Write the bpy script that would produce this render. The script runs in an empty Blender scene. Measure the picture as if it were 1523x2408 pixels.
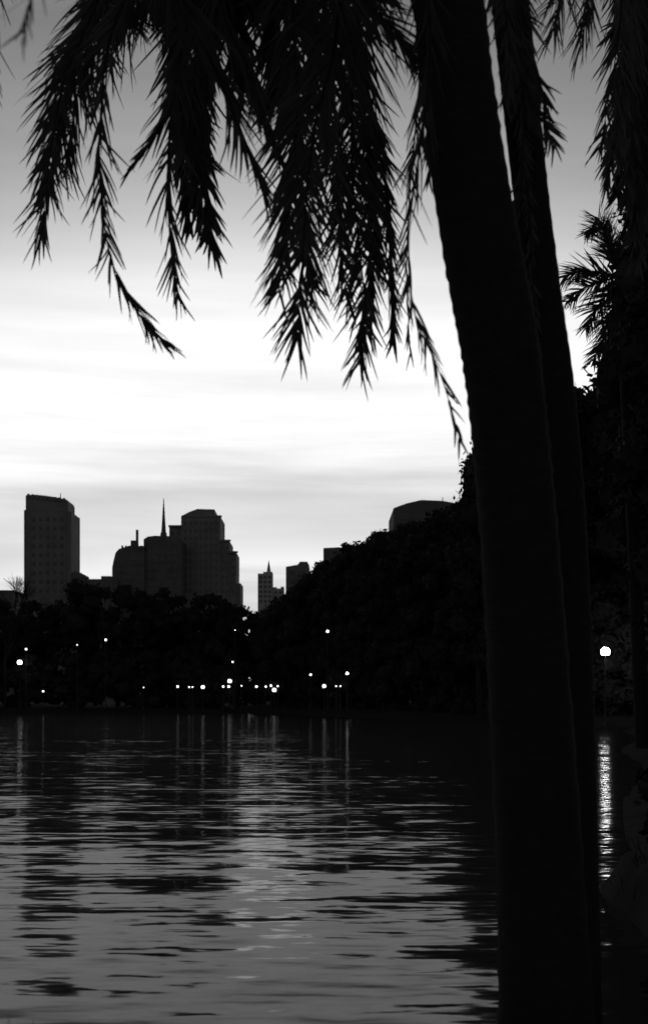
import bpy, math, random
import numpy as np
from mathutils import Vector
random.seed(7); rng=np.random.default_rng(7)
S=bpy.context.scene
S.view_settings.view_transform='Standard'; S.view_settings.look='None'; S.view_settings.exposure=0
CAMZ=2.2; F=2582.0; CX=761.5; HY=1645.0
def P(px,py,d):
    return Vector(((px-CX)/F*d, d, CAMZ+(HY-py)/F*d))
# ---------------- camera
cam=bpy.data.cameras.new("camera"); co=bpy.data.objects.new("camera",cam); S.collection.objects.link(co)
co.location=(0,0,CAMZ); co.rotation_euler=(math.radians(90),0,0)
cam.sensor_fit='VERTICAL'; cam.sensor_height=36; cam.lens=38.6; cam.shift_y=0.183; cam.clip_end=9000; cam.clip_start=0.05
cam.dof.use_dof=True; cam.dof.focus_distance=18; cam.dof.aperture_fstop=2.0
S.camera=co
# ---------------- materials
def mat(name):
    m=bpy.data.materials.new(name); m.use_nodes=True
    nt=m.node_tree; return m,nt,nt.nodes["Principled BSDF"]
def g(v): return (v,v,v,1)
def noisemat(name,a,b,scale,rough=0.8,bump=0.3,spec=0.3,dist=0.02,stretch=(1,1,1)):
    m,nt,p=mat(name)
    tc=nt.nodes.new("ShaderNodeNewGeometry"); mp=nt.nodes.new("ShaderNodeMapping"); mp.inputs['Scale'].default_value=stretch
    n=nt.nodes.new("ShaderNodeTexNoise"); n.inputs['Scale'].default_value=scale; n.inputs['Detail'].default_value=3
    r=nt.nodes.new("ShaderNodeValToRGB"); r.color_ramp.elements[0].color=g(a); r.color_ramp.elements[1].color=g(b)
    r.color_ramp.elements[0].position=.3; r.color_ramp.elements[1].position=.7
    L=nt.links.new
    L(tc.outputs['Position'],mp.inputs['Vector']); L(mp.outputs['Vector'],n.inputs['Vector']); L(n.outputs['Fac'],r.inputs['Fac'])
    L(r.outputs['Color'],p.inputs['Base Color'])
    if bump>0:
        bp=nt.nodes.new("ShaderNodeBump"); bp.inputs['Strength'].default_value=bump; bp.inputs['Distance'].default_value=dist
        L(n.outputs['Fac'],bp.inputs['Height']); L(bp.outputs['Normal'],p.inputs['Normal'])
    p.inputs['Roughness'].default_value=rough; p.inputs['Specular IOR Level'].default_value=spec
    return m
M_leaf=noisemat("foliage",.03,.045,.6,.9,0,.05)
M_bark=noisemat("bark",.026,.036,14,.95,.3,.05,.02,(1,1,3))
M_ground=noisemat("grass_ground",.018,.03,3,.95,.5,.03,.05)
M_wall=noisemat("concrete_wall",.20,.28,.15,.9,0,.2)
M_wall2=noisemat("stone_wall",.12,.18,.2,.9,0,.2)
M_glass=noisemat("window_glass",.03,.07,.3,.25,0,.5)
M_post=noisemat("painted_post",.03,.05,8,.5,0,.4)
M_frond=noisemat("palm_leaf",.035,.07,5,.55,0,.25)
nt=M_frond.node_tree; p=nt.nodes["Principled BSDF"]; out=nt.nodes["Material Output"]
tr=nt.nodes.new("ShaderNodeBsdfTranslucent"); tr.inputs['Color'].default_value=g(.14)
mx=nt.nodes.new("ShaderNodeMixShader"); mx.inputs[0].default_value=.14
nt.links.new(p.outputs[0],mx.inputs[1]); nt.links.new(tr.outputs[0],mx.inputs[2]); nt.links.new(mx.outputs[0],out.inputs['Surface'])
def emis(name,s,samp='NONE'):
    m,nt,p=mat(name); p.inputs['Base Color'].default_value=g(.8); p.inputs['Emission Color'].default_value=g(1); p.inputs['Emission Strength'].default_value=s
    m.cycles.emission_sampling=samp
    return m
M_globe=emis("lamp_globe",2.6); M_globeB=emis("lamp_globe_bright",40,'FRONT'); M_globeC=emis("lamp_globe_medium",6)
# ---------------- world / sky
w=bpy.data.worlds.new("sky"); S.world=w; w.use_nodes=True; nt=w.node_tree; L=nt.links.new
N=lambda t:nt.nodes.new(t)
def math_(op,a,b=None,clamp=False):
    n=N("ShaderNodeMath"); n.operation=op; n.use_clamp=clamp
    for i,v in enumerate((a,b)):
        if v is None: continue
        if isinstance(v,(int,float)): n.inputs[i].default_value=v
        else: L(v,n.inputs[i])
    return n.outputs[0]
tc=N("ShaderNodeTexCoord"); sx=N("ShaderNodeSeparateXYZ"); L(tc.outputs['Generated'],sx.inputs[0])
X,Y,Z=sx.outputs
mp=N("ShaderNodeMapping"); mp.inputs['Scale'].default_value=(2.2,2.2,26); mp.inputs['Rotation'].default_value=(0,math.radians(4),0); L(tc.outputs['Generated'],mp.inputs['Vector'])
nz=N("ShaderNodeTexNoise"); nz.inputs['Scale'].default_value=1.6; nz.inputs['Detail'].default_value=6; nz.inputs['Roughness'].default_value=.55; L(mp.outputs[0],nz.inputs['Vector'])
cl=math_('SUBTRACT',nz.outputs['Fac'],.5)
dx=math_('ADD',X,.03); dx2=math_('MULTIPLY',dx,dx)
e=math_('ADD',Z,math_('MULTIPLY',dx2,.45)); e=math_('ADD',e,math_('MULTIPLY',cl,.05))
rp=N("ShaderNodeValToRGB"); cr=rp.color_ramp
stops=[(0,.55),(.10,.62),(.125,.82),(.15,.65),(.185,.62),(.212,.76),(.24,.89),(.29,.95),(.33,.90),(.365,.76),(.405,.52),(.445,.36),(.485,.27),(.53,.19),(.7,.13),(1,.12)]
cr.elements[0].position=0; cr.elements[0].color=g(.55); cr.elements[1].position=1; cr.elements[1].color=g(.12)
for po,v in stops[1:-1]:
    el=cr.elements.new(po); el.color=g(v)
L(e,rp.inputs['Fac'])
# brightness falls off away from the afterglow
az=N("ShaderNodeMapRange"); az.interpolation_type='SMOOTHSTEP'; L(Y,az.inputs['Value']); az.inputs['From Min'].default_value=-.3; az.inputs['From Max'].default_value=.8; az.inputs['To Min'].default_value=.24; az.inputs['To Max'].default_value=1.06
c1=N("ShaderNodeMixRGB"); c1.blend_type='MULTIPLY'; c1.inputs[0].default_value=1; L(rp.outputs[0],c1.inputs[1]); L(az.outputs[0],c1.inputs[2])
st=math_('ADD',1,math_('MULTIPLY',cl,.6))
c2=N("ShaderNodeMixRGB"); c2.blend_type='MULTIPLY'; c2.inputs[0].default_value=1; L(c1.outputs[0],c2.inputs[1]); L(st,c2.inputs[2])
sk=N("ShaderNodeTexSky"); sk.sky_type='NISHITA'; sk.sun_disc=False; sk.sun_elevation=math.radians(1); sk.sun_rotation=math.radians(-3)
bw=N("ShaderNodeRGBToBW"); L(sk.outputs[0],bw.inputs[0]); nis=math_('MULTIPLY',bw.outputs[0],.008)
c3=N("ShaderNodeMixRGB"); c3.blend_type='ADD'; c3.inputs[0].default_value=1; L(c2.outputs[0],c3.inputs[1]); L(nis,c3.inputs[2])
bg=N("ShaderNodeBackground"); 
for n in list(nt.nodes):
    if n.type=='BACKGROUND' and n!=bg: nt.nodes.remove(n)
wo=[n for n in nt.nodes if n.type=='OUTPUT_WORLD'][0]
L(c3.outputs[0],bg.inputs['Color']); bg.inputs['Strength'].default_value=1.0; L(bg.outputs[0],wo.inputs['Surface'])
sl=bpy.data.lights.new("sun","SUN"); sl.energy=.02; sl.angle=math.radians(10); so=bpy.data.objects.new("sun",sl); S.collection.objects.link(so)
so.rotation_euler=(math.radians(-85),0,math.radians(3))
# ---------------- mesh helpers
def mkobj(name,V,Fc,mats,mi=None,parent=None,smooth=False):
    me=bpy.data.meshes.new(name); me.from_pydata([tuple(v) for v in V],[],[tuple(int(i) for i in f) for f in Fc])
    for m in (mats if isinstance(mats,list) else [mats]): me.materials.append(m)
    if mi is not None: me.polygons.foreach_set("material_index",mi)
    if smooth: me.polygons.foreach_set("use_smooth",[True]*len(me.polygons))
    me.update()
    o=bpy.data.objects.new(name,me); S.collection.objects.link(o)
    if parent: o.parent=parent
    return o
def empty(name):
    o=bpy.data.objects.new(name,None); S.collection.objects.link(o); o.empty_display_size=.5; return o
class MB:
    def __init__(s): s.V=[];s.F=[];s.M=[]
    def add(s,V,Fc,m=0):
        b=len(s.V); s.V.extend([tuple(v) for v in V]); s.F.extend([tuple(int(i)+b for i in f) for f in Fc]); s.M.extend([m]*len(Fc))
    def obj(s,name,mats,parent=None,smooth=False): return mkobj(name,s.V,s.F,mats,s.M,parent,smooth)
def catmull(pts,n):
    pts=[Vector(p) for p in pts]; ext=[pts[0]*2-pts[1]]+pts+[pts[-1]*2-pts[-2]]
    res=[]; segs=len(pts)-1
    for k in range(n+1):
        t=k/n*segs; i=min(int(t),segs-1); u=t-i
        a,b,c,d=ext[i:i+4]
        res.append(.5*((2*b)+(c-a)*u+(2*a-5*b+4*c-d)*u*u+(3*b-a-3*c+d)*u**3))
    return res
def tube(mb,pts,rad,sides=8,m=0,jit=0):
    n=len(pts); V=[];Fc=[]
    for i,p in enumerate(pts):
        t=(pts[min(i+1,n-1)]-pts[max(i-1,0)]).normalized()
        a=t.cross(Vector((0,1,0)) if abs(t.y)<.9 else Vector((1,0,0))).normalized(); b=t.cross(a)
        for k in range(sides):
            an=2*math.pi*k/sides; r=rad[i]*(1+random.uniform(-jit,jit))
            V.append(p+a*math.cos(an)*r+b*math.sin(an)*r)
    for i in range(n-1):
        for k in range(sides):
            k2=(k+1)%sides; Fc.append((i*sides+k,i*sides+k2,(i+1)*sides+k2,(i+1)*sides+k))
    Fc.append(tuple(range(sides))); Fc.append(tuple((n-1)*sides+k for k in range(sides))[::-1])
    mb.add(V,Fc,m)
def box(mb,x0,x1,y0,y1,z0,z1,m=0):
    V=[(x,y,z) for z in (z0,z1) for y in (y0,y1) for x in (x0,x1)]
    mb.add(V,[(0,2,3,1),(4,5,7,6),(0,1,5,4),(2,6,7,3),(0,4,6,2),(1,3,7,5)],m)
def sphere(mb,c,r,m=0,u=12,v=8,sq=1,jit=0):
    V=[(c[0],c[1],c[2]+r*sq)];Fc=[]
    for j in range(1,v):
        for i in range(u):
            th=math.pi*j/v; ph=2*math.pi*i/u; rr=r*(1+random.uniform(-jit,jit))
            V.append((c[0]+rr*math.sin(th)*math.cos(ph),c[1]+rr*math.sin(th)*math.sin(ph),c[2]+rr*sq*math.cos(th)))
    V.append((c[0],c[1],c[2]-r*sq))
    for i in range(u): Fc.append((0,1+i,1+(i+1)%u))
    for j in range(v-2):
        for i in range(u):
            a=1+j*u+i;b=1+j*u+(i+1)%u; Fc.append((a,a+u,b+u,b))
    last=len(V)-1
    for i in range(u): Fc.append((last,1+(v-2)*u+(i+1)%u,1+(v-2)*u+i))
    mb.add(V,Fc,m)
# ---------------- terrain and water
def ss(t): t=np.clip(t,0,1); return t*t*(3-2*t)
def terrain(x,y):
    yn=6.2+7.0*ss((x-2.5)/.9)
    yf=np.interp(x,[-400,-60,-14,-5,2,10,20,29,40],[170,176,180,158,134,116,100,88,80])
    xr=.279*y+.3+ .6*np.sin(y*.23)*np.clip(y/60,0,1)
    sd=np.maximum(np.maximum(yn-y,y-yf),np.maximum(np.where(y>11,x-xr,-99),-140-x))
    z=np.where(sd>0,.05+.5*ss(sd/1.2)+ .0*sd,-1.5*ss(-sd/4)+.05*(sd>-.2))
    z=z+np.where(sd>2,np.clip((sd-2)*.03,0,1.6),0)*np.where(y>20,1,0)
    z=z+.05*np.sin(x*1.7+1)*np.sin(y*2.1)*(sd>0)+.03*np.sin(x*5.1)*np.sin(y*4.3+2)*(sd>0)
    return z
xs=np.concatenate([-np.geomspace(4000,165,14),np.linspace(-160,-12,50),np.linspace(-11,14,90),np.linspace(14.8,60,60),np.geomspace(64,4000,14)])
ys=np.concatenate([-np.geomspace(600,6,10),np.linspace(-5,16,80),np.linspace(16.6,200,170),np.geomspace(206,6000,16)])
XX,YY=np.meshgrid(xs,ys); ZZ=terrain(XX,YY)
V=np.stack([XX.ravel(),YY.ravel(),ZZ.ravel()],1); nx=len(xs); ny=len(ys)
ii=(np.arange(ny-1)[:,None]*nx+np.arange(nx-1)[None,:]).ravel()
mkobj("ground",V.tolist(),np.stack([ii,ii+1,ii+nx+1,ii+nx],1).tolist(),M_ground,smooth=True)
mw,nt,p=mat("lake_water"); L=nt.links.new; N=lambda t:nt.nodes.new(t)
p.inputs['Base Color'].default_value=g(.03); p.inputs['Roughness'].default_value=.6; p.inputs['Specular IOR Level'].default_value=0
geo=N("ShaderNodeNewGeometry")
def wn(sc,amp,off,det=2.5):
    m1=N("ShaderNodeMapping"); m1.inputs['Scale'].default_value=sc; m1.inputs['Location'].default_value=off; m1.inputs['Rotation'].default_value=(0,0,off[2]); L(geo.outputs['Position'],m1.inputs['Vector'])
    n=N("ShaderNodeTexNoise"); n.inputs['Scale'].default_value=1; n.inputs['Detail'].default_value=det; n.inputs['Roughness'].default_value=.5; n.inputs['Distortion'].default_value=.25; L(m1.outputs[0],n.inputs['Vector'])
    s=N("ShaderNodeVectorMath"); s.operation='SUBTRACT'; s.inputs[1].default_value=(.5,.5,.5); L(n.outputs['Color'],s.inputs[0])
    k=N("ShaderNodeVectorMath"); k.operation='MULTIPLY'; k.inputs[1].default_value=amp; L(s.outputs[0],k.inputs[0]); return k.outputs[0]
a=wn((1.6,6.6,1),(.06,.29,0),(3,1,.03),3.5); b=wn((.4,1.7,1),(.04,.20,0),(9,4,-.04),2)
ad=N("ShaderNodeVectorMath"); ad.operation='ADD'; L(a,ad.inputs[0]); L(b,ad.inputs[1])
m2=N("ShaderNodeMapping"); m2.inputs['Scale'].default_value=(.05,.16,1); L(geo.outputs['Position'],m2.inputs['Vector'])
n2=N("ShaderNodeTexNoise"); n2.inputs['Scale'].default_value=1; n2.inputs['Detail'].default_value=2; L(m2.outputs[0],n2.inputs['Vector'])
mr=N("ShaderNodeMapRange"); mr.inputs['From Min'].default_value=.3; mr.inputs['From Max'].default_value=.7; mr.inputs['To Min'].default_value=.7; mr.inputs['To Max'].default_value=1.3; L(n2.outputs['Fac'],mr.inputs['Value'])
sc=N("ShaderNodeVectorMath"); sc.operation='SCALE'; L(ad.outputs[0],sc.inputs[0]); L(mr.outputs[0],sc.inputs['Scale'])
a2=N("ShaderNodeVectorMath"); a2.operation='ADD'; a2.inputs[1].default_value=(0,0,1); L(sc.outputs[0],a2.inputs[0])
nn=N("ShaderNodeVectorMath"); nn.operation='NORMALIZE'; L(a2.outputs[0],nn.inputs[0])
gl=N("ShaderNodeBsdfGlossy"); gl.inputs['Roughness'].default_value=.08; gl.inputs['Color'].default_value=g(1); L(nn.outputs[0],gl.inputs['Normal'])
fr=N("ShaderNodeFresnel"); fr.inputs['IOR'].default_value=1.33; L(nn.outputs[0],fr.inputs['Normal'])
mr2=N("ShaderNodeMapRange"); mr2.inputs['From Min'].default_value=.02; mr2.inputs['From Max'].default_value=.38; mr2.inputs['To Min'].default_value=.02; mr2.inputs['To Max'].default_value=.175; L(fr.outputs[0],mr2.inputs['Value'])
ms=N("ShaderNodeMixShader"); L(mr2.outputs[0],ms.inputs[0]); L(p.outputs[0],ms.inputs[1]); L(gl.outputs[0],ms.inputs[2])
L(ms.outputs[0],nt.nodes["Material Output"].inputs['Surface'])
mkobj("lake_water",[(-170,2,0),(90,2,0),(90,195,0),(-170,195,0)],[(0,1,2,3)],mw)
# ---------------- broadleaf trees
SKY=[(-900,1380),(-200,1385),(0,1400),(45,1396),(60,1385),(130,1388),(172,1360),(190,1352),(215,1362),(262,1360),(300,1372),(400,1380),(500,1385),(555,1400),(572,1415),(600,1424),(640,1412),(668,1400),(700,1350),(735,1322),(760,1318),(795,1288),(815,1268),(850,1258),(880,1243),(925,1228),(950,1212),(985,1190),(1040,1184),(1084,1188),(1091,1080),(1112,1072),(1116,1000),(1180,890),(1260,912),(1340,905),(1352,890),(1400,858),(1440,780),(1462,560),(1490,120),(1520,-150),(2400,-250)]
SX=[a for a,_ in SKY]; SY=[b for _,b in SKY]
def cap(q,r):
    # canopy height envelope of the wood (crown clumps sit under it)
    lim=1e9
    for k in (-.75,0,.75):
        px=CX+(q[0]+k*r)/q[1]*F; lim=min(lim,CAMZ+(HY-np.interp(px,SX,SY))/F*q[1]-r*(.9 if k==0 else .5))
    return lim
def leaves(mb,c,r,n,size,m=0):
    d=rng.normal(size=(n,3)); d/=np.linalg.norm(d,axis=1)[:,None]
    rad=np.clip(rng.normal(.93,.13,size=n),.5,1.3)
    ctr=np.array(c)+d*np.array(r)*rad[:,None]
    a=rng.normal(size=(n,3)); a/=np.linalg.norm(a,axis=1)[:,None]
    b=np.cross(a,rng.normal(size=(n,3))); b/=np.linalg.norm(b,axis=1)[:,None]
    s=size*rng.uniform(.5,1.3,size=(n,1))
    V=np.stack([ctr-a*s*.8,ctr-b*s*.4,ctr+a*s*.8,ctr+b*s*.4],1).reshape(-1,3)
    mb.add(V.tolist(),np.arange(4*n).reshape(n,4).tolist(),m)
def crown(mb,cx,cy,ztop,wd,ht,nc,nl,size,limbs=True,baseZ=.5,usecap=True):
    R=np.array([wd/2,wd/2,ht/2]); C=np.array([cx,cy,ztop-ht/2]); cr_=wd*.17
    pts=[]
    for i in range(nc):
        d=rng.normal(size=3); d/=np.linalg.norm(d); k=rng.uniform(.2,1)**.5
        q=C+d*np.maximum(R-cr_,.3)*k
        rr=cr_*rng.uniform(.6,1.25)
        if usecap:
            q[2]=min(q[2],cap(q,rr))
            if q[2]<baseZ+rr*.3: continue
        pts.append(q)
        sphere(mb,q,rr*.82,0,8,6,.85,.18)
        leaves(mb,q,(rr,rr,rr*.85),nl,size)
    if limbs and len(pts)>3:
        b=Vector((cx+rng.normal()*.3,cy,baseZ-.4)); t=Vector(tuple(np.mean(pts,axis=0))); t.x=cx; t.y=cy
        tube(mb,catmull([b,(b+t)/2+Vector((rng.normal()*.2,0,0)),t],8),np.linspace(wd*.03+.1,wd*.015,9),8,1,.08)
        for q in pts[:7]:
            s=b.lerp(t,random.uniform(.5,.95)); tube(mb,catmull([s,s.lerp(Vector(q),.5)+Vector((0,0,-.4)),Vector(q)],4),np.linspace(wd*.014,.05,5),5,1)
def tree(name,px,top,d,wd,frac=.85,nc=26,nl=130,size=None,usecap=True):
    mb=MB(); q=P(px,top,d); gz=float(terrain(np.array(q.x),np.array(q.y)))
    crown(mb,q.x,q.y,q.z,wd,q.z*frac,nc,nl,size or .42,True,gz,usecap)
    return mb.obj(name,[M_leaf,M_bark])
def top_at(px): return float(np.interp(px,SX,SY))
mb=MB()
for k in range(52):
    px=-640+k*26+random.uniform(-6,6); d=random.uniform(192,215); q=P(px,top_at(px)-10,d)
    crown(mb,q.x,q.y,q.z,random.uniform(8,11),q.z*.85,16,60,.6,True,1)
for k in range(60):
    px=-620+k*24; d=random.uniform(187,192); q=P(px,random.uniform(1500,1560),d)
    crown(mb,q.x,q.y,q.z,8,q.z*1.1,10,50,.6,False)
for k in range(24):   # back rows of the wooded slope
    px=640+k*22; d=np.interp(px,[640,900,1150],[196,158,135])+random.uniform(-3,3); q=P(px,top_at(px)-10,d)
    crown(mb,q.x,q.y,q.z,random.uniform(8,10),q.z*.9,22,70,.5,True,1)
mb.obj("distant_trees",[M_leaf,M_bark])
for k in range(18):
    px=655+k*29+random.uniform(-5,5); d=float(np.interp(px,[600,700,900,1100,1200],[182,172,138,117,110]))+random.uniform(0,5)
    tree("broadleaf_tree",px,top_at(px)-12,d,random.uniform(8,11),.95,34,110,.42)
tree("broadleaf_tree",1116,1060,106,6.5,.9,50,110,.34)
for a in [(1168,870,112,11),(1225,860,108,11),(1290,880,105,10),(1345,870,108,10),(1400,850,108,10),(1450,740,104,10),(1500,500,104,13),(1560,500,98,14),(1640,300,95,14)]:
    tree("broadleaf_tree",*a,.97,48,130,.42)
tree("broadleaf_tree",1590,-120,44,7.5,.95,80,170,.24)
tree("broadleaf_tree",1560,100,60,8,.95,80,150,.28)
tree("broadleaf_tree",1640,-150,36,7,.95,80,170,.22)
mb=MB()
for k in range(38):
    t=k/37; px=660+t*860; d=np.interp(px,[660,700,900,1100,1300,1500],[180,172,138,117,106,99])+1; q=P(px,np.interp(px,[660,1500],[1490,1380])+random.uniform(-20,20),d)
    crown(mb,q.x,q.y,q.z,7,q.z*1.15,16,70,.4,False)
for k in range(22):
    d=30+k*3.1; x=.279*d+2.9+random.uniform(0,1); crown(mb,x,d,random.uniform(3,5.5),4.2,5,10,110,.2,False)
for k in range(26):  # shrubs added on the right near bank to darken its lit ground
    d=random.uniform(8.2,12.8); x=max(.285*d+.45,3.15)+random.uniform(0,2.2); crown(mb,x,d,random.uniform(1.2,2.3),1.3,1.8,9,150,.07,False,0,False)
for x_,d_,h_ in [(2.35,7.0,.75),(2.65,7.6,.9),(2.3,6.4,.7),(2.9,7.2,1.1),(3.1,8.2,1.1)]:
    crown(mb,x_,d_,h_,.8,.9,9,170,.05,False,0,False)
mb.obj("shrubs",[M_leaf,M_bark])
# grass on the near bank
mb=MB()
for k in range(3600):
    x=random.uniform(-2.5,5.5); y=random.uniform(2.5,5.0) if x<2.6 else random.uniform(4,12.6)
    z=float(terrain(np.array(x),np.array(y)))
    if z<.06: continue
    h=random.uniform(.08,.22); a=random.uniform(0,6.28); wv=Vector((math.cos(a),math.sin(a),0))*.006; ln=Vector((random.gauss(0,.04),random.gauss(0,.04),0))
    b=Vector((x,y,z-.01)); m_=b+ln*.5+Vector((0,0,h*.6)); t=b+ln*1.6+Vector((0,0,h))
    mb.add([b-wv,b+wv,m_+wv*.7,m_-wv*.7,t],[(0,1,2,3),(3,2,4)])
mb.obj("grass",[M_leaf])
# bare tree
mb=MB()
def branch(p,d,l,r,lv):
    e=p+d*l; tube(mb,[p,(p+e)/2+Vector((random.uniform(-.05,.05)*l,0,0)),e],[r,r*.8,r*.6],5,0)
    if lv==0: return
    for i in range(3 if lv>2 else 4):
        nd=(d+Vector((random.gauss(0,.45),random.gauss(0,.45),random.gauss(.1,.25)))).normalized(); branch(p.lerp(e,random.uniform(.6,1)),nd,l*.68,r*.6,lv-1)
q=P(12,1645,186); branch(Vector((q.x,q.y,.5)),Vector((0,0,1)),9.5,.28,5)
mb.obj("bare_tree",[M_bark])
# ---------------- buildings
def prism(mb,prof,d,th,m=0):
    pts=[P(a,b,d) for a,b in prof]; n=len(pts)
    V=[tuple(p) for p in pts]+[(p.x,p.y+th,p.z) for p in pts]
    Fc=[tuple(range(n)),tuple(range(2*n-1,n-1,-1))]+[(i,i+n,(i+1)%n+n,(i+1)%n) for i in range(n)]
    mb.add(V,Fc,m)
def wins(mb,x0,x1,y0,y1,d,th,cw,fh,m=1,ww=.6,wh=.5,sides=True):
    a=P(x0,y0,d); b=P(x1,y1,d); W=b.x-a.x; H=a.z-b.z
    nc=max(1,round(W/cw)); nf=max(1,round(H/fh)); cw=W/nc; fh=H/nf
    for i in range(nf):
        z=b.z+fh*(i+.5-wh/2)
        for j in range(nc):
            x=a.x+cw*(j+.5-ww/2); box(mb,x,x+cw*ww,d-.08,d+.02,z,z+fh*wh,m)
        if sides:
            ns=max(1,round(th/cw))
            for j in range(ns):
                y=d+th/ns*(j+.5-ww/2)
                for xx in (a.x-.08,b.x): box(mb,xx,xx+.08,y,y+th/ns*ww,z,z+fh*wh,m)
        box(mb,a.x-.15,b.x+.15,d-.2,d+.0,b.z+fh*i-.12,b.z+fh*i+.12,0)
def building(name,profs,windows,d,mt=M_wall,extra=None):
    root=empty(name)
    mb=MB()
    for pr,th,off in profs: prism(mb,pr,d+off,th)
    mb.obj("walls",[mt],root)
    mb=MB()
    for wv,th,off,cw,fh in windows: wins(mb,*wv,d+off,th,cw,fh)
    if mb.V: mb.obj("windows",[mt,M_glass],root)
    if extra:
        mb=MB(); extra(mb,d); mb.obj("roof_details",[mt],root)
    return root
B=1650
def ex1(mb,d):
    for k in range(9):
        a=P(64+k*10.5,1163+k*1.1,d); box(mb,a.x,a.x+.8,d+.4,d+2,a.z-1.5,a.z+random.uniform(.1,.5))
    a=P(143,1160,d); tube(mb,[a,a+Vector((0,0,-3))],[.15,.2],6)
    for xx in (59.5,70,155):
        a=P(xx,1200,d); box(mb,a.x-.35,a.x+.35,d-.5,d-.21,0,a.z)
building("office_tower",[([(58,B),(58,1205),(60,1200),(168,1204),(168,B)],18,0),([(61,1200),(61,1166),(64,1164),(85,1163.5),(110,1166),(135,1170),(157,1175),(160,1182),(160,1203)],14,1.5)],
 [((72,154,1212,1400),18,0,3.1,3.9)],500,M_wall,ex1)
building("low_building",[([(166,B),(166,1351),(172,1345),(186,1345),(188,1355),(200,1357),(200,B)],20,0),([(196,B),(196,1362),(238,1362),(238,1355),(262,1355),(262,B)],20,1)],[],470,M_wall2)
building("low_building",[([(-60,B),(-60,1388),(34,1388),(34,B)],15,0)],[((-58,32,1392,1420),15,0,3,3.3)],330,M_wall2)
def ex2(mb,d):
    a=P(318,1242,d); box(mb,a.x-.55,a.x+.55,d+5,d+6,P(0,1284,d).z,a.z)
    a=P(310,1268,d); box(mb,a.x-1.2,a.x+1.8,d+4,d+8,P(0,1284,d).z,a.z)
    t=P(379,1164,d); z0=P(0,1262,d).z; 
    tube(mb,[Vector((t.x,d+8,z0)),Vector((t.x,d+8,z0+3)),Vector((t.x,d+8,z0+3.1)),Vector((t.x,d+8,t.z))],[1.7,1.4,1.1,.12],8)
    for k in range(6):
        a=P(286+k*9,1285,d); box(mb,a.x,a.x+.7,d-.3,d+1,a.z-2,a.z+.3)
building("mansard_hotel",[([(264,B),(264,1335),(268,1315),(272,1300),(280,1291),(303,1284),(340,1284),(340,B)],22,0),([(338,B),(338,1268),(348,1262),(364,1260),(405,1261),(425,1268),(425,B)],22,2)],
 [((269,336,1312,1400),22,0,2.6,3.6),((345,420,1285,1400),22,2,2.8,3.6)],500,M_wall2,ex2)
def ex3(mb,d):
    for (x0,x1,yy,of) in ((398,432,1237,0),(430,520,1214,0),(516,541,1271,0),(539,558,1298,0)):
        a=P(x0,yy,d); b=P(x1,yy,d); box(mb,a.x-.3,b.x+.3,d-.6,d+.6,a.z-.5,a.z+.3)
    a=P(490,1196,d); box(mb,a.x-1.8,a.x+1.8,d+5,d+9,a.z-2,a.z+.4)
building("stepped_tower",[([(398,B),(398,1240),(428,1234),(428,B)],22,2),([(426,B),(426,1214),(445,1204),(464,1197),(504,1198),(506,1214),(518,1214),(518,B)],24,0),([(516,B),(516,1273),(540,1273),(540,B)],20,1),([(538,B),(538,1300),(556,1300),(556,B)],18,2),([(554,B),(554,1372),(566,1372),(566,B)],16,3)],
 [((430,515,1222,1400),24,0,2.4,3.6),((519,539,1280,1400),20,1,2.2,3.6),((541,555,1306,1400),18,2,2.2,3.6),((400,426,1246,1300),22,2,2.4,3.6)],520,M_wall,ex3)
def ex4(mb,d):
    t=P(631,1316,d); z0=P(0,1347,d).z
    tube(mb,[Vector((t.x,d+6,z0)),Vector((t.x,d+6,z0+3)),Vector((t.x,d+6,t.z))],[1.9,1.5,.12],6)
building("spired_tower",[([(606,B),(606,1349),(619,1349),(619,1345),(640,1345),(640,B)],16,0),([(639,B),(639,1381),(650,1381),(650,1384),(660,1384),(660,1380),(667,1380),(667,B)],14,2)],
 [((608,639,1352,1420),16,0,3.4,4),((643,665,1388,1420),14,2,3.4,4)],900,noisemat("pale_wall",.38,.48,.1,.9,0,.2),ex4)
building("apartment_building",[([(672,B),(672,1333),(700,1328),(705,1321),(722,1321),(727,1330),(727,B)],18,0)],[((675,722,1337,1400),18,0,3,3.2)],330,M_wall)
building("apartment_building",[([(760,B),(760,1289),(798,1287),(806,1290),(806,B)],16,0)],[((763,800,1293,1340),16,0,3,3.2)],300,M_wall2)
def ex5(mb,d):
    a=P(1040,1170,d); tube(mb,[a,a+Vector((0,0,-2))],[.08,.1],5)
building("flat_roofed_building",[([(925,B),(925,1195),(955,1184),(990,1176),(1040,1178),(1085,1186),(1110,1188),(1110,B)],16,0)],[((928,1100,1199,1260),16,0,3.4,3.2)],210,M_wall2,ex5)
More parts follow.
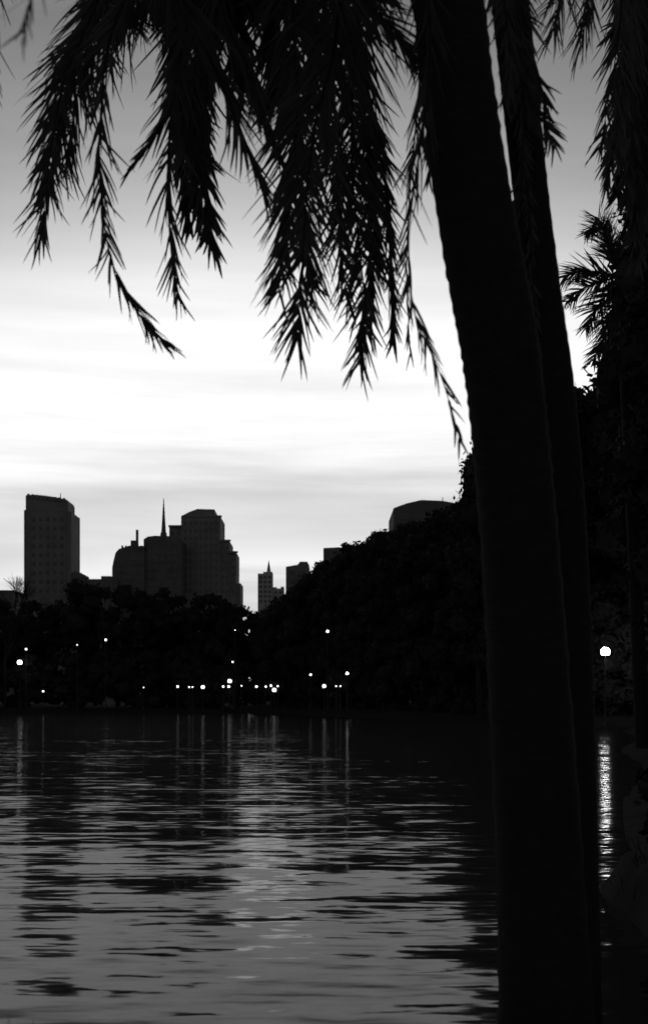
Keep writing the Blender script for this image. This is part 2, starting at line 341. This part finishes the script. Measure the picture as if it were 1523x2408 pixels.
# ---------------- street lamps
def lamp(px,py,d,r,mt,post=True):
    q=P(px,py,d); gz=float(terrain(np.array(q.x),np.array(q.y))); mb=MB()
    tube(mb,[Vector((q.x,q.y,max(gz,-.5)-.1)),Vector((q.x,q.y,gz+.5)),Vector((q.x,q.y,gz+.55)),Vector((q.x,q.y,q.z-r*.9))],[.13,.12,.07,.05],8,0)
    tube(mb,[Vector((q.x,q.y,q.z-r*1.15)),Vector((q.x,q.y,q.z-r*.8))],[.07,r*.6],10,0)
    sphere(mb,q,r,1,20,14)
    tube(mb,[Vector((q.x,q.y,q.z+r*.93)),Vector((q.x,q.y,q.z+r*1.2))],[r*.4,.02],8,0)
    mb.obj("street_lamp",[M_post,mt],smooth=False)
lamp(1422,1533,94,.38,M_globeB)
D=183.5
for px,py,r in [(338,1617,.10),(418,1615,.2),(445,1616,.13),(453,1616,.12),(477,1616,.3),(525,1615,.17),(540,1602,.34),(538,1615,.2),(568,1613,.11),(603,1615,.19),(625,1615,.15),(637,1613,.17),(645,1623,.34),(653,1614,.14),(681,1615,.14),(547,1557,.14),(47,1558,.4),(62,1527,.18),(102,1626,.16),(249,1505,.2),(182,1517,.1),(553,1482,.09)]:
    lamp(px,py,(D if px<600 else 178)-(2 if py>1600 else 0)+random.uniform(-.5,.5),r,M_globeC if px==47 else M_globe)
for px,py,r,d in [(730,1587,.17,160),(762,1614,.26,153),(790,1614,.1,148),(800,1614,.1,146),(816,1584,.15,143),(770,1485,.2,152)]:
    lamp(px,py,d,r,emis("lamp_globe_low",16) if px in(816,) else M_globe)
# ---------------- palms
def trunk(root,name,pts,d,ext):
    mb=MB(); ctr=[P(a,b,d) for a,b,_ in pts]; wr=[w/2/F*d for *_,w in pts]
    n=140; c=catmull(ctr,n); r=np.interp(np.linspace(0,len(pts)-1,n+1),range(len(pts)),wr)
    r=[rr*(1+(.02 if i%3==0 else -.005)) for i,rr in enumerate(r)]
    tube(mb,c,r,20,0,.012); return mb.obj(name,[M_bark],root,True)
def frond(mb,path,n=60,Lmax=.34,ang=32,droop=.35,wid=.010,roll=0,start=.25,sparse=0,sidebias=0,rr=.016,shape=1.0):
    pts=[P(*q) for q in path]; c=catmull(pts,120)
    Lmax*=2.2; n=int(n*1.22); wid*=.9; sparse=sparse+.06
    ds=[0]
    for i in range(1,len(c)): ds.append(ds[-1]+(c[i]-c[i-1]).length)
    tot=ds[-1]
    def at(s):
        s=s*tot; i=int(np.searchsorted(ds,s)); i=min(max(i,1),len(c)-1); u=(s-ds[i-1])/max(1e-6,ds[i]-ds[i-1])
        return c[i-1].lerp(c[i],u),(c[min(i+1,len(c)-1)]-c[max(i-2,0)]).normalized()
    tube(mb,[at(i/40)[0] for i in range(41)],[rr*(1-.85*i/40) for i in range(41)],6,1)
    ph=random.uniform(0,6); twist=random.uniform(-25,25)
    gaps=[(random.random(),random.uniform(.01,.03),random.choice((-1,1))) for _ in range(4)]
    for i in range(n):
        s=start+(1-start)*(i+random.uniform(-.2,.2))/n; s=min(max(s,0),1)
        u=(s-start)/(1-start)
        base,t=at(s)
        prof=(math.sin(math.pi*min(1,.25+u*.62))**.6)*(.6+.4*(1-u))*shape
        for side in (-1,1):
            if random.random()<sparse: continue
            if any(abs(u-a_)<b_ and side==c_ for a_,b_,c_ in gaps): continue
            if sidebias and side==-int(np.sign(sidebias)) and random.random()<abs(sidebias): continue
            clump=math.sin(i*.31+ph+side*1.3)*.13+math.sin(i*.11+ph*2+side)*.09
            sd=t.cross(Vector((0,1,0))).normalized(); up=sd.cross(t)
            ra=math.radians(roll+twist+random.gauss(0,14)); lat=(sd*math.cos(ra)+up*math.sin(ra))*side
            an=math.radians(ang*1.1*(1-.3*u)+random.gauss(0,4))+clump
            dr=t*math.cos(an)+lat*math.sin(an)
            Ln=Lmax*prof*random.uniform(.65,1.12); k=7; q=base.copy(); wv=wid*random.uniform(.6,1.3)
            wd=dr.cross(Vector((random.gauss(0,.5),1,random.gauss(0,.5)))).normalized()
            V=[]; bend=droop*random.uniform(.8,2.2); cu=random.gauss(0,.03)
            for j in range(k+1):
                v=j/k; ww=wv*(1-v)**.55*(1 if v>.05 else .6)+.0006
                V+= [q+wd*ww,q-wd*ww]
                dr=(dr+Vector((cu+random.gauss(0,.015),random.gauss(0,.02),-bend*(1-abs(dr.z)*.4)*v*1.2/k))).normalized(); q=q+dr*(Ln/k)
            mb.add(V,[(2*j,2*j+1,2*j+3,2*j+2) for j in range(k)],0)
def fronds(root,crown_pt,lst):
    for kw in lst:
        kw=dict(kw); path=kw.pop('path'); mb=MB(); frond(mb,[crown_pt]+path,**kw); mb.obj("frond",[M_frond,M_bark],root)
p1=empty("palm_tree"); C1=(905,-520,6.2)
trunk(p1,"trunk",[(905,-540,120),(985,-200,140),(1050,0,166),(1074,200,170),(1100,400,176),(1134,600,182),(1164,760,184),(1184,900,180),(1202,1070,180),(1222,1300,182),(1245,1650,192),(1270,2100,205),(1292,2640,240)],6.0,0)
F1=[
 dict(path=[(600,-420,6.6),(330,-170,7.0),(215,40,7.2),(150,200,7.2),(118,370,7.1),(98,560,7.0)],n=95,Lmax=.32,ang=24,start=.2),
 dict(path=[(640,-380,6.8),(420,-200,7.2),(280,20,7.5),(200,160,7.5),(170,290,7.4),(150,410,7.4)],n=80,Lmax=.34,ang=26,start=.25),
 dict(path=[(620,-380,6.8),(400,-200,7.2),(240,20,7.4),(165,180,7.4),(135,310,7.4),(112,450,7.4)],n=80,Lmax=.34,ang=22,start=.25,wid=.013),
 dict(path=[(640,-380,7.0),(460,-220,7.5),(330,-20,7.9),(262,80,7.9),(258,170,7.9)],n=80,Lmax=.32,ang=30,start=.25),
 dict(path=[(620,-330,6.3),(360,-100,6.6),(262,80,6.7),(238,260,6.6),(236,430,6.5),(262,610,6.4),(325,735,6.4),(405,830,6.3)],n=110,Lmax=.2,ang=18,start=.25,sparse=.25,wid=.009,rr=.014),
 dict(path=[(700,-360,6.6),(500,-180,6.9),(440,60,7.0),(404,260,6.9),(394,430,6.8),(402,590,6.8),(418,710,6.8)],n=90,Lmax=.24,ang=20,start=.2,sparse=.1,sidebias=.3),
 dict(path=[(720,-330,6.9),(540,-160,7.3),(470,60,7.5),(455,240,7.5),(470,400,7.4),(500,580,7.3)],n=110,Lmax=.3,ang=20,start=.2,wid=.016),
 dict(path=[(720,-330,7.1),(520,-200,7.6),(435,0,7.8),(432,160,7.8),(445,300,7.7),(475,510,7.6)],n=110,Lmax=.3,ang=20,start=.2,wid=.018),
 dict(path=[(720,-330,7.1),(560,-200,7.7),(500,0,8.0),(475,180,8.0),(476,360,8.0)],n=110,Lmax=.32,ang=22,start=.2,wid=.018),
 dict(path=[(700,-330,7.1),(520,-200,7.5),(440,0,7.7),(420,200,7.7),(430,380,7.7),(446,530,7.7)],n=110,Lmax=.24,ang=18,start=.2,wid=.018),
 dict(path=[(700,-360,6.7),(500,-180,6.9),(440,60,6.9),(400,250,6.8),(345,350,6.8),(300,405,6.8)],n=40,Lmax=.18,ang=7,start=.5,wid=.012,droop=.05),
 dict(path=[(560,-420,6.1),(400,-120,6.3),(440,20,6.4),(540,240,6.5),(620,450,6.5)],n=60,Lmax=.3,ang=5,start=.3,wid=.013,droop=.05,rr=.024),
 dict(path=[(700,-420,6.3),(520,-60,6.6),(590,180,6.7),(660,380,6.7)],n=50,Lmax=.26,ang=7,start=.3,wid=.013,droop=.05,rr=.02),
 dict(path=[(880,-330,6.2),(810,-60,6.3),(782,130,6.4),(738,310,6.4),(718,500,6.4),(708,660,6.4),(698,800,6.4)],n=90,Lmax=.34,ang=31,start=.22,droop=.45),
 dict(path=[(800,-380,6.5),(700,-140,6.8),(690,60,7.0),(700,240,7.0),(690,400,6.9),(672,560,6.8),(655,690,6.8)],n=95,Lmax=.28,ang=28,start=.25,wid=.011),
 dict(path=[(820,-380,6.9),(740,-140,7.2),(700,60,7.4),(690,240,7.5),(700,400,7.5),(715,560,7.4),(735,680,7.4)],n=90,Lmax=.26,ang=26,start=.25,wid=.011),
 dict(path=[(860,-340,6.6),(850,-60,6.9),(830,180,7.0),(828,400,7.0),(846,590,6.9),(858,740,6.8),(845,860,6.8)],n=95,Lmax=.3,ang=31,start=.2,droop=.45),
 dict(path=[(860,-340,6.9),(840,-60,7.2),(850,180,7.4),(868,380,7.4),(878,570,7.3),(872,750,7.3)],n=90,Lmax=.26,ang=24,start=.2,wid=.013),
 dict(path=[(860,-360,6.9),(800,-60,7.2),(850,200,7.4),(900,400,7.3),(916,600,7.2),(926,820,7.1)],n=90,Lmax=.2,ang=15,start=.25,sparse=.1),
 dict(path=[(860,-360,7.2),(770,-60,7.6),(780,200,7.9),(795,380,7.9),(800,540,7.8),(812,700,7.8)],n=90,Lmax=.32,ang=26,start=.2,wid=.012),
 dict(path=[(820,-420,5.9),(720,-160,6.0),(850,-10,6.0),(925,70,6.0),(970,140,6.0)],n=60,Lmax=.24,ang=18,start=.35,droop=.25),
 dict(path=[(960,-300,5.8),(1000,-60,5.7),(1010,160,5.7),(985,360,5.7),(960,560,5.7),(975,740,5.7),(1035,880,5.7),(1082,1040,5.7)],n=100,Lmax=.17,ang=17,start=.25,sparse=.4,wid=.008,rr=.013),
 dict(path=[(940,-300,6.6),(990,-60,6.8),(1000,160,6.9),(1010,320,6.8),(1008,420,6.8)],n=60,Lmax=.16,ang=18,start=.25,sparse=.2),
 dict(path=[(960,-300,6.6),(990,-60,6.9),(985,200,7.0),(965,420,7.0),(955,640,7.0),(965,840,7.0)],n=60,Lmax=.14,ang=14,start=.25,sparse=.4,wid=.007,rr=.01),
 dict(path=[(700,-400,6.8),(450,-260,7.4),(300,-90,7.7),(290,0,7.7),(305,60,7.6)],n=80,Lmax=.36,ang=32,start=.2,wid=.014),
 dict(path=[(760,-360,7.2),(620,-200,7.8),(560,-30,8.0),(560,100,8.0),(575,190,8.0)],n=110,Lmax=.38,ang=28,start=.2,wid=.02),
 dict(path=[(780,-360,7.4),(680,-200,8.0),(640,-30,8.3),(640,120,8.3),(648,240,8.3)],n=110,Lmax=.38,ang=28,start=.2,wid=.02),
 dict(path=[(800,-380,7.2),(560,-240,7.9),(400,-90,8.3),(370,-30,8.3),(350,30,8.3)],n=110,Lmax=.34,ang=32,start=.2,wid=.018),
 dict(path=[(850,-380,6.9),(760,-200,7.6),(720,-30,8.0),(735,80,8.0),(750,170,8.0)],n=90,Lmax=.36,ang=30,start=.2,wid=.017),
 dict(path=[(880,-380,7.0),(880,-200,7.4),(870,-80,7.6),(880,-10,7.6),(890,50,7.6)],n=70,Lmax=.26,ang=32,start=.2,wid=.014),
 dict(path=[(820,-380,7.6),(600,-240,8.4),(480,-120,8.8),(430,-40,8.8),(420,40,8.8)],n=110,Lmax=.4,ang=34,start=.2,wid=.022),
 dict(path=[(820,-380,7.8),(640,-240,8.6),(540,-120,9.0),(500,-40,9.0),(500,60,9.0)],n=110,Lmax=.4,ang=34,start=.2,wid=.022),
 dict(path=[(860,-380,7.8),(740,-240,8.6),(650,-120,9.0),(600,-40,9.0),(600,40,9.0)],n=110,Lmax=.4,ang=34,start=.2,wid=.022),
 dict(path=[(700,-380,7.6),(480,-240,8.4),(300,-140,8.8),(240,-60,8.8),(215,20,8.8)],n=90,Lmax=.32,ang=30,start=.2,wid=.014),
 dict(path=[(500,-560,6.6),(180,-420,7.0),(20,-250,7.2),(-10,-60,7.2),(-20,200,7.2)],n=70,Lmax=.28,ang=26,start=.2,wid=.007,sparse=.25),
 dict(path=[(560,-600,4.6),(260,-380,4.0),(120,-180,3.6),(80,-40,3.5),(50,110,3.4)],n=80,Lmax=.17,ang=24,start=.2,wid=.006,sparse=.3,rr=.006),
 dict(path=[(560,-600,4.6),(300,-380,4.0),(200,-220,3.6),(165,-120,3.5),(150,0,3.4)],n=60,Lmax=.14,ang=24,start=.2,wid=.005,sparse=.3,rr=.005),
 dict(path=[(900,-900,5.2),(900,-1300,4.2),(900,-1500,3.2)],n=70,Lmax=.4,ang=40,start=.1),
 dict(path=[(1200,-900,6.6),(1500,-1000,7.2),(1750,-700,7.5)],n=70,Lmax=.4,ang=40,start=.1),
]
fronds(p1,C1,F1)
p2=empty("palm_tree"); C2=(1140,-560,6.9)
trunk(p2,"trunk",[(1135,-580,90),(1170,-250,90),(1198,0,88),(1214,150,86),(1230,300,84),(1252,500,82),(1280,720,84),(1304,900,86),(1326,1150,90),(1338,1400,94),(1346,1650,98),(1354,2100,104),(1360,2600,118)],6.7,0)
F2=[
 dict(path=[(1130,-330,6.5),(1180,-80,6.4),(1205,120,6.4),(1240,240,6.4),(1285,300,6.4),(1306,350,6.4)],n=70,Lmax=.2,ang=22,start=.2,sparse=.1),
 dict(path=[(1150,-330,6.5),(1210,-80,6.4),(1240,100,6.4),(1270,200,6.4),(1288,270,6.4)],n=70,Lmax=.2,ang=22,start=.2,sparse=.1),
 dict(path=[(1120,-330,6.4),(1170,-80,6.3),(1195,100,6.2),(1192,200,6.2),(1184,240,6.2)],n=60,Lmax=.2,ang=28,start=.2,sparse=.1),
 dict(path=[(1160,-330,6.6),(1200,-60,6.5),(1228,200,6.4),(1225,420,6.4),(1205,560,6.4)],n=70,Lmax=.12,ang=22,start=.25,sparse=.2),
 dict(path=[(1160,-330,6.6),(1200,100,6.5),(1240,450,6.4),(1255,700,6.4),(1275,880,6.4)],n=90,Lmax=.08,ang=16,start=.35,sparse=.3,wid=.008),
 dict(path=[(1230,-420,7.0),(1330,-250,7.4),(1335,-120,7.5),(1315,-10,7.5),(1295,90,7.5)],n=70,Lmax=.3,ang=22,start=.2,sparse=.3,wid=.007),
 dict(path=[(1230,-450,7.2),(1360,-250,7.7),(1390,-110,7.8),(1380,20,7.8),(1362,120,7.8)],n=70,Lmax=.3,ang=22,start=.2,sparse=.3,wid=.007),
 dict(path=[(1080,-420,7.6),(1080,-200,8.2),(1150,-60,8.4),(1165,0,8.4)],n=60,Lmax=.24,ang=26,start=.2,sparse=.1),
 dict(path=[(1280,-500,7.6),(1430,-250,8.2),(1460,-20,8.4),(1445,140,8.4),(1425,260,8.4),(1410,350,8.4)],n=90,Lmax=.28,ang=24,start=.2,sparse=.1,wid=.010),
 dict(path=[(1290,-500,7.8),(1460,-250,8.4),(1480,-20,8.6),(1465,180,8.6),(1442,330,8.6),(1424,440,8.6)],n=90,Lmax=.26,ang=22,start=.2,sparse=.1,wid=.013),
]
fronds(p2,C2,F2)
p3=empty("palm_tree"); C3=(1520,-620,10.6)
trunk(p3,"trunk",[(1500,-640,70),(1525,-200,72),(1550,300,74),(1570,800,78),(1580,1400,84),(1585,2080,96)],10.6,0)
F3=[]
for px,ln,z in [(1470,350,9.8),(1488,480,9.9),(1505,560,10),(1530,500,10),(1550,600,10.2),(1482,200,10.8),(1500,380,10.8),(1455,80,11),(1515,620,10.1),(1500,520,10.2),(1560,300,10),(1492,100,10.4),(1478,-20,10.2),(1470,460,10.5)]:
    F3.append(dict(path=[(px-10,-420,z),(px+5,-100,z),(px+10,ln*.35,z),(px-5,ln*.7,z),(px-20,ln,z)],n=100,Lmax=.32,ang=23,start=.15,wid=.02,sparse=.05))
fronds(p3,C3,F3)
p4=empty("palm_tree"); C4=(1455,650,40)
trunk(p4,"trunk",[(1456,640,26),(1470,900,28),(1490,1300,30),(1510,1760,36)],40,0)
F4=[]
for a,bx in [((1425,545),(1376,552)),((1410,520),(1390,550)),((1400,640),(1322,655)),((1405,665),(1330,710)),((1420,700),(1375,775)),((1470,560),(1500,520)),((1500,620),(1560,650)),((1490,700),(1530,790)),((1440,720),(1412,830)),((1455,740),(1450,880)),((1440,580),(1412,525)),((1430,780),(1392,850)),((1470,760),(1470,900))]:
    dd=40+random.uniform(-1,1.5)
    F4.append(dict(path=[(a[0],a[1],dd),((a[0]+bx[0])/2,(a[1]+bx[1])/2-8,dd),(bx[0],bx[1],dd)],n=44,Lmax=.6,ang=38,start=.15,wid=.028,droop=.5,rr=.05))
fronds(p4,C4,F4)
bpy.context.view_layer.update()
